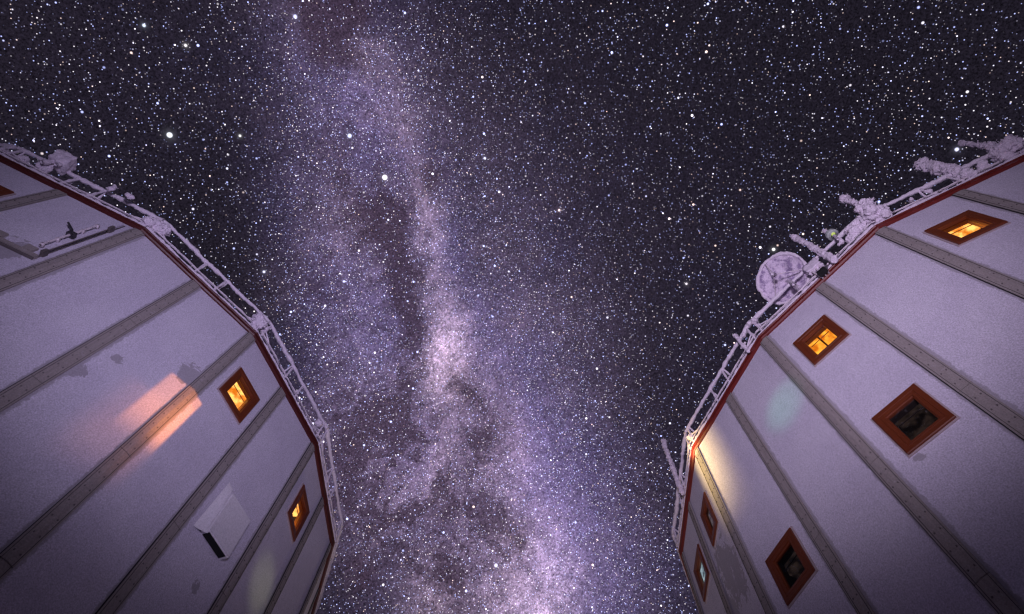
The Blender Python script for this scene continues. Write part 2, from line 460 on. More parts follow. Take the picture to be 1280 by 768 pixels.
def railing(w, parent):
    T = TW[w]; c = Vector(T['c'])
    def RP(j, u, z, ro=.06):        # railing line just outside the wall line
        return P(w, j, u, H+z, ro)
    bm = bmesh.new()
    top, low, thin = .80, .30, .05
    vis = range(-2, 5)
    for j in range(18):
        jj = j if j < 9 else j-18
        L = flen(w, j); near = jj in vis
        n = 64 if near else 6
        for z, r, amp in ((top, .042, .55), (low, .022, .3)):
            a, b = RP(j, -.012, z), RP(j, L+.012, z)
            pts = line(a, b, n)
            if near: pts = [p + Vector((noise.noise(p*2.2), noise.noise(p*2.2+Vector((9, 0, 0))), noise.noise(p*3+Vector((0, 7, 0)))))*.014 for p in pts]
            rad = [r*(1+.35*noise.noise(p*1.3+Vector((3, 3, 3)))) for p in pts]
            rings(bm, pts, rad, 8 if near else 5, amp if near else 0, 9., j*1.3+z)
    rl = build('railing', bm, M['rail'], parent, True)
    bm = bmesh.new()
    for j in range(18):
        jj = j if j < 9 else j-18
        L = flen(w, j); near = jj in vis; n = 60 if near else 4
        # inner handrail seen through the outer one, and a cable along the eave
        tube(bm, P(w, j, 0, H+.52, -.32), P(w, j, L, H+.52, -.32), .016, 0)
        pts = [p+Vector((0, 0, .02*noise.noise(p*3))) for p in line(P(w, j, -.01, H+.27, .085), P(w, j, L+.01, H+.27, .085), n)]
        rings(bm, pts, [.017*(1+.5*noise.noise(p*5)) for p in pts], 6, .4 if near else 0, 10., 2.)
    build('lower_rail', bm, M['thinrail'], rl, True)
    for j in range(18):
        jj = j if j < 9 else j-18
        L = flen(w, j); near = jj in vis
        for k, u in enumerate((.11, L*.41, L*.585, L-.11)):
            bm = bmesh.new(); s = j*4.7+k
            am = .5 if near else 0
            tube(bm, RP(j, u, .16, .05), RP(j, u, top, .06), .026, am, s)
            # stay leaning back over the roof
            tube(bm, RP(j, u+.05*(-1)**k, top-.04, .05), RP(j, u-.02, .26, -.30), .020, am, s+2)
            tube(bm, RP(j, u, .45, .07), RP(j, u+.30*(1 if k % 2 == 0 else -1)*(0 if k in (1, 2) else 1)+.001, .30, .07), .016, am, s+3)
            build('post', bm, M['rail'] if near else M['thinrail'], rl, True)
    return rl

# -- fascia, roof etc
def tower(w, label):
    T = TW[w]; cx, cy = T['c']
    root = empty('station_tower', (cx, cy, 0))
    tag(root, label, 'tower', 'polygonal station towers')
    # walls with openings
    bm = bmesh.new(); uvl = bm.loops.layers.uv.new('UVMap')
    for j in range(18):
        L = flen(w, j); jj = j if j < 9 else j-18
        um = T['mid'].get(jj, L/2)
        wins = [(u0+.168, u1-.168, zz(z0)+.168, zz(z1)-.168) for (f, u0, u1, z0, z1, k) in WIN[w] if f % 18 == j]
        us = sorted({0, um/2, um, (um+L)/2, L} | {x for q in wins for x in q[:2]})
        zs = sorted({ZB, H} | {x for q in wins for x in q[2:]})
        for a, b in zip(us, us[1:]):
            for c, d in zip(zs, zs[1:]):
                mu, mz = (a+b)/2, (c+d)/2
                if any(q[0] < mu < q[1] and q[2] < mz < q[3] for q in wins): continue
                dist = lambda u: min(u, abs(u-um), L-u)
                # split where the distance function is linear: us already holds the knees
                pts = [P(w, j, a, c), P(w, j, b, c), P(w, j, b, d), P(w, j, a, d)]
                quad(bm, pts, uvl, [(dist(a), c), (dist(b), c), (dist(b), d), (dist(a), d)])
    bmesh.ops.remove_doubles(bm, verts=bm.verts, dist=1e-4)
    bmesh.ops.recalc_face_normals(bm, faces=bm.faces)
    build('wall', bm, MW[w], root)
    # roof and underside
    for nm, z, m in (('roof', H+.18, M['roof']), ('underside', ZB, M['strip'])):
        bm = bmesh.new(); c0 = bm.verts.new((cx, cy, z+(.25 if nm == 'roof' else -.002)))
        vs = [bm.verts.new((v.x, v.y, z)) for v in T['vs']]
        for k in range(18): bm.faces.new((vs[k], vs[(k+1) % 18], c0))
        build(nm, bm, m, root)
    # fascia: profile ring swept round the corners
    def cp(j, out):
        d = Vector(fv(w, j)) - Vector((cx, cy)); d.normalize()
        return Vector((fv(w, j).x, fv(w, j).y)) + d*out/math.cos(math.radians(10))
    bm = bmesh.new()
    prof = [(.002, -.035), (.04, -.035), (.065, -.01), (.065, .07), (.08, .08), (.08, .105), (-.10, .14)]
    grid = []
    SUB = 24
    for j in range(18):
        for s in range(SUB):
            row = []
            for (o, z) in prof:
                a, b = cp(j, o), cp(j+1, o)
                q = a.lerp(b, s/SUB)
                wob = noise.noise(Vector((q.x*2.1, q.y*2.1, z)))*.007
                row.append(bm.verts.new((q.x, q.y, H+z+wob)))
            grid.append(row)
    N = len(grid)
    for i in range(N):
        A, B = grid[i], grid[(i+1) % N]
        for k in range(len(prof)-1): bm.faces.new((A[k], B[k], B[k+1], A[k+1]))
    bmesh.ops.recalc_face_normals(bm, faces=bm.faces)
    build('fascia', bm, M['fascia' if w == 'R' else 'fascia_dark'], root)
    # rime crust lying along the top of the fascia
    bm = bmesh.new()
    for j in range(18):
        jj = j if j < 9 else j-18
        if jj not in range(-2, 5): continue
        a, b = cp(j, .07), cp(j+1, .07)
        pts = [Vector((q.x, q.y, H+.15)) for q in [a.lerp(b, i/90) for i in range(91)]]
        rad = [.024+.022*max(-.7, noise.noise(p*2.5)) for p in pts]
        rings(bm, pts, rad, 7, .8, 12., j)
    build('eave_frost', bm, M['frost'], root, True)
    # joint covers
    for j in range(18):
        jj = j if j < 9 else j-18
        strip(w, j, 0, root, True)
        um = T['mid'].get(jj, flen(w, j)/2)
        strip(w, j, um, root, False)
    for i, (f, u0, u1, z0, z1, k) in enumerate(WIN[w]):
        window(w, f, u0, u1, z0, z1, k, root, WINLABEL.get((w, i)))
    rl = railing(w, root)
    # legs the raised tower stands on
    for k in range(6):
        an = k*math.pi/3+.3; x, y = cx+6.3*math.cos(an), cy+6.3*math.sin(an)
        bm = bmesh.new()
        rings(bm, [(x, y, -.1), (x, y, .12)], [.9, .8], 16)
        rings(bm, [(x, y, .1), (x, y, .5), (x, y, 2.62)], [.42, .30, .30], 16)
        for q in range(4):
            b = an+q*math.pi/2
            tube(bm, (x+.75*math.cos(b), y+.75*math.sin(b), .1), (x+.26*math.cos(b), y+.26*math.sin(b), 1.2), .06)
        build('support_leg', bm, M['metal'], root)
    return root, rl

TL, RLL = tower('L', 'white frosted polygonal tower on the left with an orange light patch and wall vent')
TR, RLR = tower('R', 'white frosted polygonal tower on the right, carrying the dish and masts on its railing')

# ---------------- left tower: vent hood, door with locking bar
bm = bmesh.new(); u0, u1, zb, zt = 1.96, 2.66, zz(8.03), zz(9.0)
A = [P('L', 1, u0, zb, .002), P('L', 1, u1, zb, .002), P('L', 1, u1, zb, .20), P('L', 1, u0, zb, .20),
     P('L', 1, u0, zt, .002), P('L', 1, u1, zt, .002), P('L', 1, u1, zt, .17), P('L', 1, u0, zt, .17)]
hexa(bm, A)
M['vent'] = frost_mat('pale_vent_paint', (.3, .27, .3), (.97, .93, .98), amount=1.)
bmesh.ops.bevel(bm, geom=[e for e in bm.edges], offset=.022, segments=2, affect='EDGES')
bmesh.ops.recalc_face_normals(bm, faces=bm.faces)
uvl = bm.loops.layers.uv.new('UVMap')
for f in bm.faces:
    for lp in f.loops: lp[uvl].uv = (.8, 0)
vent = build('vent_hood', bm, M['vent'], TL); vent['label'] = 'frost-covered wall vent with a black slot underneath'
bm = bmesh.new()
hexa(bm, [P('L', 1, u0+.07, zb-.012, .03), P('L', 1, u1-.07, zb-.012, .03), P('L', 1, u1-.07, zb-.012, .165), P('L', 1, u0+.07, zb-.012, .165),
          P('L', 1, u0+.07, zb+.03, .03), P('L', 1, u1-.07, zb+.03, .03), P('L', 1, u1-.07, zb+.03, .165), P('L', 1, u0+.07, zb+.03, .165)])
build('vent_slot', bm, M['black'], vent)
bm = bmesh.new()     # frost drifted against the left cheek of the vent
g0 = []
for a in range(15):
    row = []
    for b in range(22):
        s_, q_ = a/14, b/21
        uu = u0 - .20*(1-s_)*(1-.3*q_) + .03; z_ = zb-.03 + 1.25*q_ - .05*s_
        h_ = .004 + (.20-.07*q_)*s_**1.5*math.sin(min(1, (1-q_)*1.7+.02)*math.pi/2)
        p = P('L', 1, uu, z_, h_); p += nrm('L', 1)*.02*noise.noise(p*7)*s_
        row.append(bm.verts.new(p))
    g0.append(row)
for A_, B_ in zip(g0, g0[1:]):
    for b in range(21): bm.faces.new((A_[b], B_[b], B_[b+1], A_[b+1]))
bmesh.ops.recalc_face_normals(bm, faces=bm.faces)
build('frost_drift', bm, M['vent'], vent, True)

bm = bmesh.new(); u0, u1, zb, zt = 1.78, 3.02, zz(9.76), zz(12.15)
def slab(bm, w, j, u0, u1, z0, z1, o0, o1):
    hexa(bm, [P(w, j, u0, z0, o0), P(w, j, u1, z0, o0), P(w, j, u1, z0, o1), P(w, j, u0, z0, o1),
              P(w, j, u0, z1, o0), P(w, j, u1, z1, o0), P(w, j, u1, z1, o1), P(w, j, u0, z1, o1)])
slab(bm, 'L', -1, u0, u1, zb, zt, .003, .065)
bmesh.ops.bevel(bm, geom=[e for e in bm.edges], offset=.012, segments=2, affect='EDGES')
uvl = bm.loops.layers.uv.new('UVMap')
for f in bm.faces:
    for lp in f.loops: lp[uvl].uv = (.8, 0)
bmesh.ops.recalc_face_normals(bm, faces=bm.faces)
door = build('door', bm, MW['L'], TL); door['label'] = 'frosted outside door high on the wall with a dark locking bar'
bm = bmesh.new()
tube(bm, P('L', -1, 2.90, zz(9.95), .13), P('L', -1, 2.90, zz(11.5), .13), .022, .25, 3)
for z in (9.98, 10.35, 11.0, 11.42): slab(bm, 'L', -1, 2.87, 2.93, zz(z), zz(z)+.07, .06, .15)
build('locking_bar', bm, M['thinrail'], door, True)
bm = bmesh.new()
slab(bm, 'L', -1, 2.83, 2.96, zz(10.68), zz(10.80), .06, .17)
tube(bm, P('L', -1, 2.86, zz(10.8), .18), P('L', -1, 2.66, zz(10.95), .20), .020)
tube(bm, P('L', -1, 2.92, zz(10.7), .18), P('L', -1, 3.03, zz(10.6), .20), .025)
build('door_handle', bm, M['metal'], door)
bm = bmesh.new()
tube(bm, P('L', -1, 3.05, zz(9.8), .09), P('L', -1, 3.05, zz(11.75), .09), .013)
slab(bm, 'L', -1, 3.02, 3.08, zz(9.82), zz(9.95), .01, .13); slab(bm, 'L', -1, 3.02, 3.08, zz(11.6), zz(11.75), .01, .13)
build('hinge_rod', bm, M['bolt'], door)
bm = bmesh.new()
slab(bm, 'L', -1, 1.72, 3.06, zz(9.66), zz(9.745), .004, .075)
build('door_sill', bm, M['strip'], door)
bm = bmesh.new()
slab(bm, 'L', -1, 1.74, 3.05, zz(9.62), zz(9.655), .004, .05)
slab(bm, 'L', -1, 3.042, 3.05, zz(9.76), zz(12.15), .004, .03)
build('door_seal', bm, M['bolt'], door)
for (a, b) in ((2.25, 2.42), (2.78, 2.95)):
    bm = bmesh.new(); slab(bm, 'L', -1, a, b, zz(9.72), zz(9.88), .06, .11); build('bracket', bm, M['strip'], door)

# ---------------- frost clumps on the corners of the railings
def rclump(w, px, py, z, size, seed, parent, n=5, spread=.14, rot=0.):
    c = at_z(px, py, z); bm = bmesh.new(); rg = random.Random(seed)
    q = c.copy(); m_ = sum(size)/3
    for i in range(n):
        k = rg.uniform(.6, 1.)
        clump(bm, q, (size[0]*k, size[1]*k, size[2]*k), seed*5.+i, 3, .5, 3., rot)
        step = Vector((rg.uniform(-1, 1), rg.uniform(-1, 1), rg.uniform(-1, .8))).normalized()*m_*.75
        if (q+step-c).length > spread*1.6: step = (c-q)*.6
        q = q+step
    o = build('frost_clump', bm, M['frost'], parent, True); fuse(o)
    return o
HR = H+.5
for (px, py, s, sd, n, spr) in ((196, 281, .19, 1, 9, .24), (208, 290, .12, 9, 5, .16), (322, 400, .13, 2, 8, .2), (333, 411, .06, 22, 4, .12), (399, 531, .07, 3, 6, .16), (415, 655, .06, 8, 4, .15),
                                (30, 200, .13, 4, 9, .34), (52, 208, .11, 5, 6, .25), (8, 194, .10, 25, 5, .2), (137, 236, .06, 6, 4, .12), (165, 247, .06, 7, 4, .14)):
    rclump('L', px, py, HR, (s, s, s), sd, RLL, n, spr)
for (px, py, s, sd, n, spr) in ((1085, 268, .17, 11, 9, .22), (1068, 290, .14, 12, 8, .22), (1052, 303, .06, 13, 5, .18), (944, 400, .06, 14, 7, .18), (930, 418, .045, 34, 4, .15), (866, 545, .07, 15, 6, .16),
                                (1250, 195, .19, 16, 9, .26), (1228, 206, .12, 17, 7, .2), (1278, 187, .17, 33, 7, .22), (1200, 219, .07, 18, 4, .12), (1158, 240, .05, 19, 3, .06),
                                (1140, 250, .05, 20, 3, .06), (1097, 275, .08, 21, 5, .14), (1040, 322, .06, 31, 6, .16)):
    rclump('R', px, py, HR, (s, s, s), sd, RLR, n, spr)
# frost slab bridging the rails by the fork mast
bm = bmesh.new()
a, b, c2, d2 = at_z(1085, 268, H+.75), at_z(1100, 272, H+.45), at_z(1068, 302, H+.3), at_z(1055, 292, H+.75)
for i in range(26):
    s, q = random.random(), random.random()
    p = a.lerp(b, s).lerp(d2.lerp(c2, s), q); k = random.uniform(.07, .12)
    clump(bm, p, (k, k, k), i*2.3, 3, .6, 4.)
fuse(build('frost_clump', bm, M['frost'], RLR, True))

# ---------------- masts (each leans on the railing)
def mast(name, w, px, py, z0, h, r, label, cat, seed, amp=.5, lean=(0, 0), taper=.75, lumps=(), group='frosted masts on the right tower railing', tip=1.25):
    base = at_z(px, py, z0); root = empty(name, base)
    tag(root, label, cat, group)
    bm = bmesh.new(); n = int(h/.035)
    topp = base+Vector((lean[0], lean[1], h))
    pts = line(base-Vector((0, 0, .35)), topp, n)
    pts = [p+Vector((noise.noise(p*2+Vector((seed, 0, 0))), noise.noise(p*2+Vector((0, seed, 0))), 0))*.018 for p in pts]
    rad = [r*(1+(taper-1)*i/n) for i in range(n+1)]
    for i in range(n-4, n+1): rad[i] *= tip*(1 if i < n else .55)
    rings(bm, pts, rad, 12, amp, 9., seed)
    spikes(bm, pts[6:], r*1.15, int(10+h*22*(1.6 if amp > .6 else .6)), seed)
    fuse(build('rod', bm, M['frost'], root, True), .014, 1)
    for (f, s, o) in lumps:
        bm = bmesh.new(); q = base.lerp(topp, f)+Vector(o)
        clump(bm, q, (s, s, s*1.2), seed+f*7, 4, .8, 4.)
        clump(bm, q+Vector((s*.6, -s*.4, s*.5)), (s*.6, s*.6, s*.7), seed+f*9, 4, .8, 4.)
        fuse(build('frost_lump', bm, M['frost'], root, True))
    bm = bmesh.new()
    n2 = (base-Vector((*TW[w]['c'], base.z))).normalized()
    t2 = n2.cross(Vector((0, 0, 1)))
    tube(bm, base-t2*.10, base+t2*.10, .03, .3, seed)
    tube(bm, base+Vector((0, 0, .01)), base-n2*.14, .025, .3, seed+1)
    fuse_ = True
    fuse(build('clamp', bm, M['thinrail'], root, True), .012, 1, False)
    return root
mast('whip_antenna', 'R', 1034, 320, H+.35, 1.75, .075, 'frosted straight mast between the dish and the greenish beacon', 'antenna', 3, .32, tip=1.2)
mast('whip_antenna', 'R', 1096, 264, H+.45, 1.50, .085, 'frosted forked mast with a rounded tip above the big frost slab', 'antenna', 5, .35, lumps=((.30, .15, (0, 0, 0)), (.25, .12, (-.12, .05, 0))), tip=1.5)
mast('whip_antenna', 'R', 1203, 217, H+.55, 1.50, .095, 'ragged shaggy frosted mast with a hooked tip', 'antenna', 7, .95, lumps=((.95, .11, (0, 0, 0)), (.5, .12, (0, 0, 0)), (.72, .09, (0, 0, -.04)), (.25, .12, (0, 0, 0))), taper=.9)
mast('whip_antenna', 'R', 1262, 187, H+.55, 1.55, .065, 'slim frosted mast pointing out nearest the right border', 'antenna', 9, .4, lumps=((.35, .09, (0, 0, 0)), (.5, .07, (0, 0, 0))), taper=.7)
mast('whip_antenna', 'R', 929, 432, H+.30, .62, .040, 'short frosted stub mast below the dish', 'antenna', 11, .3, taper=.9)
mast('whip_antenna', 'R', 849, 606, H+.35, 2.05, .058, 'long thin frosted mast low at the tower rim', 'antenna', 13, .3, lumps=((.10, .05, (0, 0, 0)), (.42, .04, (0, 0, 0))), taper=.95, tip=1.05)

# ---------------- frosted box on the left railing
c = at_z(78, 203, H+.75); root = empty('equipment_box', c)
tag(root, 'frost-encrusted square equipment box on the left tower railing', 'box')
bm = bmesh.new(); r = bmesh.ops.create_cube(bm, size=.36)
bmesh.ops.subdivide_edges(bm, edges=bm.edges[:], cuts=14, use_grid_fill=True)
Rm = Matrix.Rotation(.55, 3, 'Z') @ Matrix.Rotation(.35, 3, 'X')
for v in bm.verts:
    d = v.co.normalized(); q = v.co*7
    v.co = v.co*(1+.22*noise.fractal(q, .9, 2., 4)) ; v.co = v.co.lerp(d*.24, .25)
    v.co = c + Rm @ v.co
build('housing', bm, M['frost'], root, True)
bm = bmesh.new(); tube(bm, c, c+Vector((-.10, -.05, -.45)), .05, .5, 2); tube(bm, c+Vector((.1, .05, 0)), c+Vector((.12, 0, -.35)), .04, .5, 3)
build('bracket', bm, M['frost'], root, True)

# ---------------- cable end hanging over the left fascia
bm = bmesh.new()
a = at_z(363, 494, H+.25); 
pts = []
for i in range(15):
    f = i/14; px = 363-3*f*f-7*f*f*f; py = 492+ 12*math.sin(f*1.5)
    pts.append(at_z(px, py, H+.2-.25*f))
rings(bm, pts, [.014]*15, 6)
cab = build('cable', bm, M['thinrail'], None, True); own(cab, a)
tag(cab, 'short frosted cable end curling over the red fascia', 'cable')

# ---------------- satellite dish
dc = at_z(978, 348, H+1.15); root = empty('satellite_dish', dc)
tag(root, 'round frosted satellite dish mounted behind the right tower railing', 'satellite dish')
nd = (Vector((0, 0, ZC))-dc).normalized(); nd = (nd + Vector((-.30, -.05, .34))).normalized()
ex = nd.cross(Vector((0, 0, 1))).normalized(); ey = nd.cross(ex)
def DP(r, a, h): return dc + ex*r*math.cos(a) + ey*r*math.sin(a) + nd*h
R0 = .60
bm = bmesh.new(); g = []
for i in range(25):
    r = R0*i/24; row = []
    for k in range(64):
        a = 2*math.pi*k/64; p = DP(r, a, -.16*(1-(r/R0)**2))
        p += nd*.055*noise.fractal(p*4.2, .9, 2., 4)
        row.append(bm.verts.new(p))
    g.append(row)
for A, B in zip(g, g[1:]):
    for k in range(64): 
        try: bm.faces.new((A[k], A[(k+1) % 64], B[(k+1) % 64], B[k]))
        except ValueError: pass
bmesh.ops.remove_doubles(bm, verts=bm.verts, dist=1e-4)
build('reflector', bm, M['dish'], root, True)
bm = bmesh.new(); rings(bm, [DP(R0, 2*math.pi*k/80, .0) for k in range(81)], [.032]*81, 8, .9, 9.); build('rim', bm, M['frost'], root, True)
bm = bmesh.new()
for a in (.4, 2.5, 4.6): tube(bm, DP(R0*.97, a, .02), DP(.04, a, .42), .010, .2, a)
build('feed_strut', bm, M['thinrail'], root, True)
bm = bmesh.new(); tube(bm, DP(0, 0, .36), DP(0, 0, .50), .05, .4, 2.); build('feed_horn', bm, M['frost'], root, True)
bm = bmesh.new()
base = at_z(992, 356, H+.3)
tube(bm, dc-nd*.16, dc-nd*.34, .09, .4, 1.); tube(bm, dc-nd*.30, base, .05, .4, 5.)
tube(bm, base, base+(dc-base).normalized()*.2+Vector((.25, .2, 0)), .04, .4, 5.)
build('mount', bm, M['frost'], root, True)

# ---------------- frosted junction box with cable tray by the dish, and dark floodlight under it
c = at_z(1016, 334, H+.60); root = empty('junction_box', c); tag(root, 'frosted junction box with banded cables just above the dish', 'box')
nR = (c-Vector((*TW['R']['c'], c.z))).normalized(); tR = nR.cross(Vector((0, 0, 1)))
def OB(bm, c, sx, sy, sz, amp=.15, seed=0, cuts=8):
    b2 = bmesh.new(); bmesh.ops.create_cube(b2, size=1.); bmesh.ops.subdivide_edges(b2, edges=b2.edges[:], cuts=cuts, use_grid_fill=True)
    vs = {}
    for v in b2.verts:
        q = v.co*4+Vector((seed, 0, 0)); k = 1+amp*noise.fractal(q, .9, 2., 3)
        vs[v.index] = bm.verts.new(c + (tR*v.co.x*sx + nR*v.co.y*sy + Vector((0, 0, v.co.z*sz)))*k)
    for f in b2.faces: bm.faces.new([vs[v.index] for v in f.verts])
    b2.free()
bm = bmesh.new(); OB(bm, c, .34, .16, .30, .3, 2); build('housing', bm, M['frost'], root, True)
bm = bmesh.new()
for s in (-.10, .0, .10): tube(bm, c+tR*s, c+tR*s*.8-Vector((0, 0, .65))+nR*.02, .022, .35, s)
build('cable', bm, M['thinrail'], root, True)

c = P('R', 0, 1.36, zz(12.30), .20); root = empty('floodlight', c); tag(root, 'small black floodlight fixed on the red fascia near the dish', 'lamp')
nR = nrm('R', 0); tR = nR.cross(Vector((0, 0, 1)))
bm = bmesh.new(); OB(bm, c, .20, .12, .10, .0, 2, 2); build('housing', bm, M['black'], root)
bm = bmesh.new(); tube(bm, c, c-nR*.13+Vector((0, 0, .02)), .022); tube(bm, c+tR*.12, c-tR*.14, .03); build('bracket', bm, M['metal'], root)

# ---------------- greenish beacon
c = at_z(1041, 294, H+.85); root = empty('beacon_lamp', c); tag(root, 'small frosted beacon with a yellow-green lens on the right tower railing', 'lamp')
bm = bmesh.new(); rings(bm, [c+Vector((0, 0, z)) for z in (-.05, -.02, .0, .10, .17, .22)], [.06, .12, .125, .12, .09, .03], 20, .10, 8.); lens = frost_mat('frosted_lens', (.35, .5, .3), (.60, .66, .62), 1.)
build('lens', bm, lens, root, True)
gm = emit_mat('yellow_green_bulb', (.45, .62, .08), (.75, .85, .25), .75, 5.)
bm = bmesh.new(); rings(bm, [c+Vector((-.02, -.03, z)) for z in (-.085, -.07, -.045)], [.012, .034, .045], 16); build('bulb', bm, gm, root, True)
bm = bmesh.new(); tube(bm, c+Vector((0, 0, -.05)), at_z(1047, 299, H+.3), .03, .3, 2); tube(bm, c+Vector((0, 0, .2)), c+Vector((-.02, 0, .42)), .045, .4, 2)
build('stem', bm, M['frost'], root, True)

# ------------------------------------------------------------------ ground
def ground_mat():
    m, t, bs = mat('packed_snow'); p = pos(t)
    a = t.noise(p, .25, 5, .6); b = t.noise(p, 3., 5, .65)
    t.put(bs.inputs['Base Color'], t.mix(a, C(.62, .62, .68), C(.78, .78, .83))); bs.inputs['Roughness'].default_value = .8
    bump(t, bs, t.math('ADD', t.math('MULTIPLY', a, 3.), b), .7, .12)
    return m
bm = bmesh.new()
R_ = [0, 3, 6, 10, 15, 22, 32, 48, 75, 120, 250, 600, 1500, 4000]
prev = None
for i, r in enumerate(R_):
    row = [bm.verts.new((r*math.cos(2*math.pi*k/72), r*math.sin(2*math.pi*k/72), .10*noise.noise(Vector((r*math.cos(2*math.pi*k/72), r*math.sin(2*math.pi*k/72), 0))*.15) - .05)) for k in range(72)] if r else [bm.verts.new((0, 0, -.03))]
    if prev:
        for k in range(72):
            if len(prev) == 1: bm.faces.new((prev[0], row[k], row[(k+1) % 72]))
            else: bm.faces.new((prev[k], row[k], row[(k+1) % 72], prev[(k+1) % 72]))
    prev = row
g = build('ground', bm, ground_mat(), None, True); tag(g, kind='structure')

# ------------------------------------------------------------------ sky: stars and the galaxy band, fixed in world space
wd = D.worlds.new('World'); scene.world = wd; wd.use_nodes = True
t = NT(wd.node_tree); t.n.clear()
dirv = t.vmath('NORMALIZE', t.new('ShaderNodeTexCoord').outputs['Generated'])
# texture frame turned so that no lattice axis of the noise points into the open sky overhead
_a = Vector((1, 1, 1)).normalized(); _b = Vector((1, -1, 0)).normalized(); _c = _a.cross(_b)
_m = [Vector(r) for r in (LOOK*_a[i] + RIGHT*_b[i] + UP*_c[i] for i in range(3))]
_q = t.new('ShaderNodeCombineXYZ')
for _i in range(3): t.l.new(t.vmath('DOT_PRODUCT', dirv, tuple(_m[_i])), _q.inputs[_i])
qd = _q.outputs[0]
# sky frame (fixed numbers, like an equatorial mount set up beside the camera)
sx = t.vmath('DOT_PRODUCT', dirv, tuple(RIGHT)); sy = t.vmath('DOT_PRODUCT', dirv, tuple(UP)); sz = t.vmath('DOT_PRODUCT', dirv, tuple(LOOK))
cb = t.new('ShaderNodeCombineXYZ'); t.l.new(sx, cb.inputs[0]); t.l.new(sy, cb.inputs[1])
flat = cb.outputs[0]
w1 = t.vmath('SUBTRACT', t.noise(qd, 5.5, 5, .6, col=True), (.5, .5, .5))
w2 = t.vmath('SUBTRACT', t.noise(qd, 24., 4, .65, col=True), (.5, .5, .5))
warp = t.vmath('ADD', t.vmath('SCALE', w1, scale=.085), t.vmath('SCALE', w2, scale=.055))
warp = t.vmath('MULTIPLY', warp, (1., 1., 0.))
wp = t.vmath('ADD', flat, warp)
soft = t.vmath('ADD', flat, t.vmath('SCALE', warp, scale=.45))
def ortho(px, py):
    d = ray(px, py).normalized(); return d.dot(RIGHT), d.dot(UP), d.dot(LOOK)
def blob(vec, px, py, a, b, ang, amt, acc, hard=False):
    x, y, z = ortho(px, py); k = z/FPX*1.35
    mp = t.new('ShaderNodeMapping', vector_type='TEXTURE')
    t.l.new(vec, mp.inputs[0]); mp.inputs['Location'].default_value = (x, y, 0)
    mp.inputs['Rotation'].default_value = (0, 0, math.radians(ang)); mp.inputs['Scale'].default_value = (a*k, b*k, 1)
    g = t.new('ShaderNodeTexGradient', gradient_type='QUADRATIC_SPHERE'); t.l.new(mp.outputs[0], g.inputs[0])
    return t.math('MULTIPLY_ADD', g.outputs['Fac'], amt, acc)
# angle: positive turns counter-clockwise in the picture; band axis leans about 12 deg (top-left to bottom-right)
cool = 0.0
for q in ((470, 130, 150, 300, 10, .13), (465, 360, 130, 330, 6, .19), (550, 570, 200, 330, 10, .20), (690, 620, 140, 330, 8, .20), (640, 420, 130, 300, 12, .10), (620, 240, 180, 300, 10, .045), (760, 430, 260, 420, 5, .035), (250, 90, 300, 260, 0, .018), (520, 420, 90, 240, 8, .10), (560, 640, 120, 190, 10, .14), (460, 560, 90, 180, 5, .08),
          (425, 330, 80, 220, 4, .15), (440, 110, 70, 140, 10, .16), (590, 430, 60, 120, 10, .12), (640, 560, 70, 170, 12, .16), (680, 690, 100, 190, 5, .26), (760, 720, 130, 200, 5, .12),
          (540, 280, 50, 170, 8, .10), (425, 540, 60, 120, 0, .07), (500, 170, 50, 110, 8, .08), (370, 50, 50, 90, 0, .05), (490, 590, 50, 60, 0, .10), (545, 560, 30, 40, 0, .10)):
    cool = blob(soft, *q, cool)
warm = 0.0
for q in ((530, 300, 24, 130, 6, .26), (545, 410, 34, 90, 0, .34), (557, 440, 34, 66, 0, 1.0), (460, 78, 34, 38, 0, .28), (505, 150, 36, 120, 12, .09), (535, 250, 22, 60, 0, .18),
          (650, 735, 90, 90, 0, .35), (675, 770, 60, 80, 0, .55), (600, 770, 120, 60, 0, .14), (540, 750, 60, 70, 0, .30), (600, 590, 90, 130, 20, .12), (570, 480, 50, 60, 0, .22), (450, 560, 80, 160, 0, .07),
          (440, 480, 50, 120, 0, .09), (552, 570, 26, 60, -10, .28), (610, 680, 60, 50, 0, .14), (500, 640, 70, 70, 0, .16), (640, 640, 40, 90, 10, .22), (420, 250, 50, 120, 0, .06)):
    warm = blob(wp, *q, warm)
dark = 0.0
for q in ((424, 14, 50, 74, 0, 3.0), (540, 218, 28, 36, 0, 1.1), (492, 300, 40, 100, 5, 1.25), (512, 385, 26, 100, 4, 1.3), (480, 500, 60, 60, 25, .8), (445, 600, 90, 90, 0, .8), (480, 245, 26, 26, 0, .7),
          (585, 492, 50, 22, -40, 1.2), (605, 548, 46, 42, 0, 1.0), (560, 640, 60, 40, 20, .8), (615, 650, 26, 90, 10, 1.0), (575, 720, 44, 60, 0, 1.0), (510, 545, 60, 30, 0, .6), (640, 640, 30, 50, 20, .6),
          (500, 700, 60, 40, 0, .7), (425, 225, 45, 60, 10, .55), (400, 500, 50, 90, 0, .3), (652, 690, 26, 50, 15, .9), (410, 360, 40, 60, 0, .4), (450, 720, 60, 50, 0, .4)):
    dark = blob(wp, *q, dark)
n1 = t.noise(qd, 14., 7, .68); n2 = t.noise(qd, 46., 6, .72); n3 = t.noise(qd, 5., 4, .6)
cloud = t.math('MULTIPLY_ADD', t.math('SUBTRACT', n1, .5), 2.2, 1.); cloud = t.math('MAXIMUM', cloud, .3)
cl2 = t.math('MULTIPLY_ADD', t.math('SUBTRACT', n2, .5), 3.4, 1.); cl2 = t.math('MAXIMUM', cl2, .12)
coolI = t.math('MULTIPLY', cool, t.math('MULTIPLY_ADD', cloud, .45, t.math('MULTIPLY', cl2, .55)))
warmI = t.math('MULTIPLY', warm, t.math('MULTIPLY', cloud, cl2))
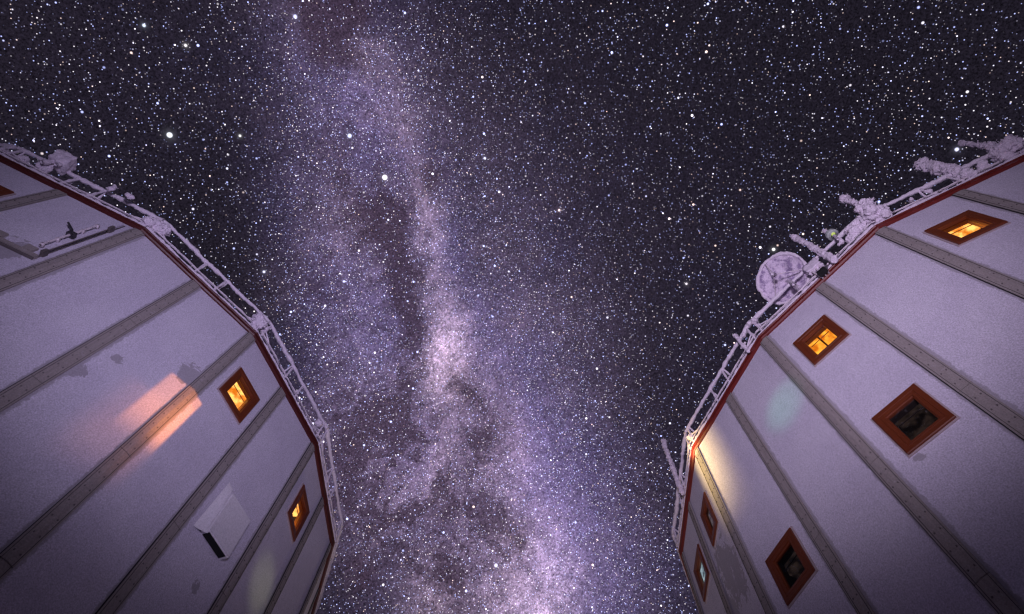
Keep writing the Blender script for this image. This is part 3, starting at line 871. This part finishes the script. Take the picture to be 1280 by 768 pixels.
# mottled dust all along the band
bandm = 0.0
for q in ((465, 330, 110, 400, 6, 1.), (535, 640, 170, 250, 8, 1.15), (430, 600, 90, 180, 0, .5)): bandm = blob(soft, *q, bandm)
dv = t.vmath('ADD', qd, t.vmath('SCALE', w1, scale=.16))
dust = t.ramp(t.noise(dv, 12., 8, .66, .8), .49, .60, 0., 1.)
dust2 = t.ramp(t.noise(t.vmath('ADD', dv, (4., 2., 1.)), 31., 7, .68, .9), .50, .62, 0., .8)
dark = t.math('MULTIPLY_ADD', t.math('MAXIMUM', dust, dust2), t.math('MULTIPLY', bandm, .85), dark)
dk = t.math('MULTIPLY', dark, t.math('MULTIPLY_ADD', t.math('SUBTRACT', n1, .5), 2.0, .95))
dk = t.math('MINIMUM', t.math('MAXIMUM', dk, 0.), .84)
inv = t.math('SUBTRACT', 1., dk)
glowI = t.math('ADD', coolI, t.math('MULTIPLY', warmI, .6))
coolC = t.mix(t.ramp(n3, .35, .65), C(.36, .265, .64), C(.50, .35, .67))
def cscale(c, f):
    return t.vmath('SCALE', c, scale=f)
base = (.0125, .0102, .0175)
skyc = t.vmath('ADD', base, cscale(coolC, coolI))
skyc = t.vmath('ADD', skyc, cscale((.64, .45, .62), warmI))
skyc = cscale(skyc, inv)
skyc = t.vmath('ADD', skyc, cscale((.050, .031, .056), t.math('MULTIPLY', dk, t.math('MINIMUM', t.math('MULTIPLY', glowI, 9.), 1.))))
# unresolved star grain
gr = t.noise(qd, 330., 2, .8); grain = t.math('MAXIMUM', t.math('MULTIPLY_ADD', t.math('SUBTRACT', gr, .5), 3.4, 1.), .2)
skyc = cscale(skyc, grain)
# star layers
def stars(S, R, bright, powr, dens0, dens1, off, falloff=1.3):
    v = t.new('ShaderNodeTexVoronoi', feature='F1', distance='EUCLIDEAN')
    v.inputs['Scale'].default_value = S
    t.l.new(t.vmath('ADD', qd, off), v.inputs['Vector'])
    d = t.math('DIVIDE', v.outputs['Distance'], R)
    k = t.math('POWER', t.math('MAXIMUM', t.math('SUBTRACT', 1., d), 0.), falloff)
    sc = t.new('ShaderNodeSeparateColor'); t.l.new(v.outputs['Color'], sc.inputs[0])
    rnd, hue, sel = sc.outputs[0], sc.outputs[1], sc.outputs[2]
    I = t.math('MULTIPLY_ADD', t.math('POWER', rnd, powr), bright, bright*.12)
    dens = t.math('MULTIPLY_ADD', t.math('MULTIPLY', glowI, inv), dens1, dens0)
    on = t.ramp(t.math('SUBTRACT', dens, sel), -.03, .03)
    I = t.math('MULTIPLY', t.math('MULTIPLY', I, k), on)
    tint = t.mix(t.ramp(hue, .35, .85), C(.46, .50, 1.), C(.98, .90, 1.)); tint = t.mix(t.ramp(hue, .88, .97), tint, C(1., .72, .66))
    return cscale(tint, I)
for a in ((90., .120, 6., 3.4, .72, 1.0, (3.1, 1.7, 2.2), 1.), (135., .150, 3.8, 2.2, .48, 3.2, (1.3, 7.7, .2), 1.), (210., .20, 3.2, 1.4, .42, 4.5, (5.1, 2.7, 9.2), 1.), (320., .26, 2.2, 1.2, .22, 4.5, (2.1, 4.7, 6.2), 1.), (38., .085, 7., 1.6, .9, .8, (8.1, .7, 4.2), 1.2)):
    skyc = t.vmath('ADD', skyc, stars(*a))
# the brightest single stars
for (px, py, s, I, c) in ((481, 222, 3.6, 5., (.95, .9, 1.)), (437, 170, 3.0, 3.5, (.6, .65, 1.)), (212, 169, 3.2, 4.5, (.85, .9, 1.)), (369, 21, 2.6, 3., (.6, .6, 1.)), (699, 263, 2.0, 2.6, (1., .75, .8)), (606, 198, 2.0, 2.5, (.7, .7, 1.)),
                         (620, 707, 2.6, 3., (.75, .7, 1.)), (430, 352, 2., 2.5, (.6, .6, 1.)), (180, 32, 2., 2.5, (.7, .8, 1.)), (858, 355, 1.8, 2., (1, .9, 1)), (232, 57, 2., 2., (1, .95, 1.)), (1196, 187, 2.2, 3.2, (.7, .7, 1.)), (967, 312, 2.2, 3., (1, 1, 1)),
                         (300, 170, 1.8, 2., (1, 1, 1)), (330, 340, 2., 2.4, (.7, .7, 1))):
    d = t.vmath('DISTANCE', dirv, tuple(ray(px, py).normalized()))
    x = t.math('DIVIDE', d, s/FPX)
    core = t.math('POWER', t.math('MAXIMUM', t.math('SUBTRACT', 1., x), 0.), 1.2)
    halo = t.math('EXPONENT', t.math('MULTIPLY', x, -1.3))
    skyc = t.vmath('ADD', skyc, cscale(c, t.math('MULTIPLY_ADD', halo, .22, t.math('MULTIPLY', core, I))))
# fade below the horizon
bg = t.new('ShaderNodeBackground'); t.l.new(skyc, bg.inputs[0]); bg.inputs[1].default_value = 1.0
wo = t.new('ShaderNodeOutputWorld'); t.l.new(bg.outputs[0], wo.inputs[0])
wd.cycles.sampling_method = 'MANUAL'; wd.cycles.sample_map_resolution = 256

# ------------------------------------------------------------------ lights
def gobo(o, hx, hy, ex, ey0, ey1):
    """window-shaped beam: half widths hx, hy (tangent units); soft edges ex; fades from ey0 downwards to ey1"""
    L = o.data; L.use_nodes = True; t = NT(L.node_tree); em = L.node_tree.nodes['Emission']
    R = o.rotation_euler.to_matrix(); X, Y, Z = R.col[0], R.col[1], R.col[2]
    I = t.new('ShaderNodeNewGeometry').outputs['Incoming']
    x, y, z = [t.vmath('DOT_PRODUCT', I, tuple(v)) for v in (X, Y, Z)]
    a, b = t.math('DIVIDE', x, z), t.math('DIVIDE', y, z)
    # ratio keeps its sign whichever way Incoming points; beam axis is -Z so 'up' is negative b
    mx = t.ramp(t.math('ABSOLUTE', a), hx-ex, hx+ex, 1., 0.)
    up_ = t.ramp(t.math('MULTIPLY', b, -1.), hy-ex, hy+ex, 1., 0.)
    dn = t.ramp(t.math('MULTIPLY', b, -1.), ey1, ey0, 0., 1.)
    t.put(em.inputs['Strength'], t.math('MULTIPLY', mx, t.math('MULTIPLY', up_, dn)))
def spot(name, loc, target, power, col, size, blend=1., radius=.3, square=False, scale=None, roll=None):
    L = D.lights.new(name, 'SPOT'); L.energy = power; L.color = col; L.spot_size = math.radians(size); L.spot_blend = blend; L.shadow_soft_size = radius
    L.use_square = square
    o = D.objects.new(name, L); COL.objects.link(o); o.location = loc
    d = (Vector(target)-Vector(loc)).normalized()
    if roll is not None:
        z = -d; x = Vector(roll).cross(z).normalized(); y = z.cross(x)
        o.rotation_euler = Matrix((x, y, z)).transposed().to_euler()
    else: o.rotation_euler = d.to_track_quat('-Z', 'Y').to_euler()
    if scale: o.scale = scale
    return o
# added unseen spots behind the camera, no fixture, one to brighten each tower
spot('tower_fill_spot', (1.5, -4.5, 2.2), P('L', 1, .2, zz(14.6)), 6200, (.76, .655, 1.0), 53, 1., .8)
spot('tower_fill_spot', (-1.5, -4.5, 2.2), P('R', 1, .2, zz(14.6)), 7700, (.85, .72, 1.0), 53, 1., .8)
# added spots hung off the opposite wall, shaped to throw the orange patch
src = P('R', 1, 1.6, zz(10.0), .5)
def beam(tgt, power, col, w_, top, dn0, dn1, edge, rad=.01):
    L_ = (Vector(tgt)-src).length
    o = spot('orange_patch_spot', src, tgt, power, col, 34, 0., rad, False, None, (0, 0, 1))
    gobo(o, w_/2/L_, top/L_, edge/L_, dn0/L_, dn1/L_)
beam(P('L', 1, -.02, zz(9.0)), 5600, (1., .33, .07), .62, .72, -.20, -1.15, .035)
beam(P('L', 1, .14, zz(8.75)), 2100, (1., .33, .07), .30, .72, -.30, -.75, .03)
beam(P('L', 1, -.16, zz(8.35)), 1100, (1., .33, .12), .75, .70, -.4, -1.5, .16)
src = P('L', 2, 2.6, zz(11.0), .5)
def beam2(tgt, power, col, w_, top, dn0, dn1, edge):
    L_ = (Vector(tgt)-src).length
    o = spot('yellow_streak_spot', src, tgt, power, col, 34, 0., .02, False, None, (.10, 0, 1))  # added spot with no lamp built, throws the yellow streak
    gobo(o, w_/2/L_, top/L_, edge/L_, dn0/L_, dn1/L_)
beam2(P('R', 1, 3.08, zz(11.5)), 12500, (1., .72, .28), .52, 1.3, .8, -2.2, .44)
spot('fascia_fill_spot', P('L', 2, 2.6, zz(11.0), .5), P('R', 2, .0, zz(12.36)), 16000, (1., .42, .2), 3.6, 1., .02)  # added narrow spot brightening the red fascia at this corner
spot('far_fill_spot', (.4, 30., 3.), (0, 11, zz(11.5)), 5200, (1., .80, .62), 40, 1., .8)  # added unseen warm fill for the far facets of both towers
spot('green_patch_spot', P('L', 1, 1.6, zz(11.), .6), P('R', 1, .62, zz(10.35)), 850, (.18, 1., .55), 7.2, 1., .1)  # added spot for the green patch, set off the left tower, not the beacon
spot('faint_yellow_patch_spot', P('R', 2, 1.5, zz(9.), .5), P('L', 2, .95, zz(8.9)), 260, (.9, 1., .45), 9.5, 1., .1)  # added spot for a faint yellowish patch on the left wall

# ------------------------------------------------------------------ camera
cam = D.cameras.new('camera'); co = D.objects.new('camera', cam); COL.objects.link(co); scene.camera = co
cam.sensor_width = 36; cam.lens = FPX/1280*36; cam.clip_end = 10000; cam.clip_start = .05
Mx = Matrix((RIGHT, UP, -LOOK)).transposed().to_4x4(); Mx.translation = Vector((0, 0, ZC)); co.matrix_world = Mx
scene.view_settings.view_transform = 'Standard'; scene.view_settings.look = 'None'; scene.view_settings.exposure = 0
scene.cycles.filter_width = 1.3
scene.cycles.sample_clamp_indirect = 2.
scene.cycles.max_bounces = 6; scene.cycles.transparent_max_bounces = 8
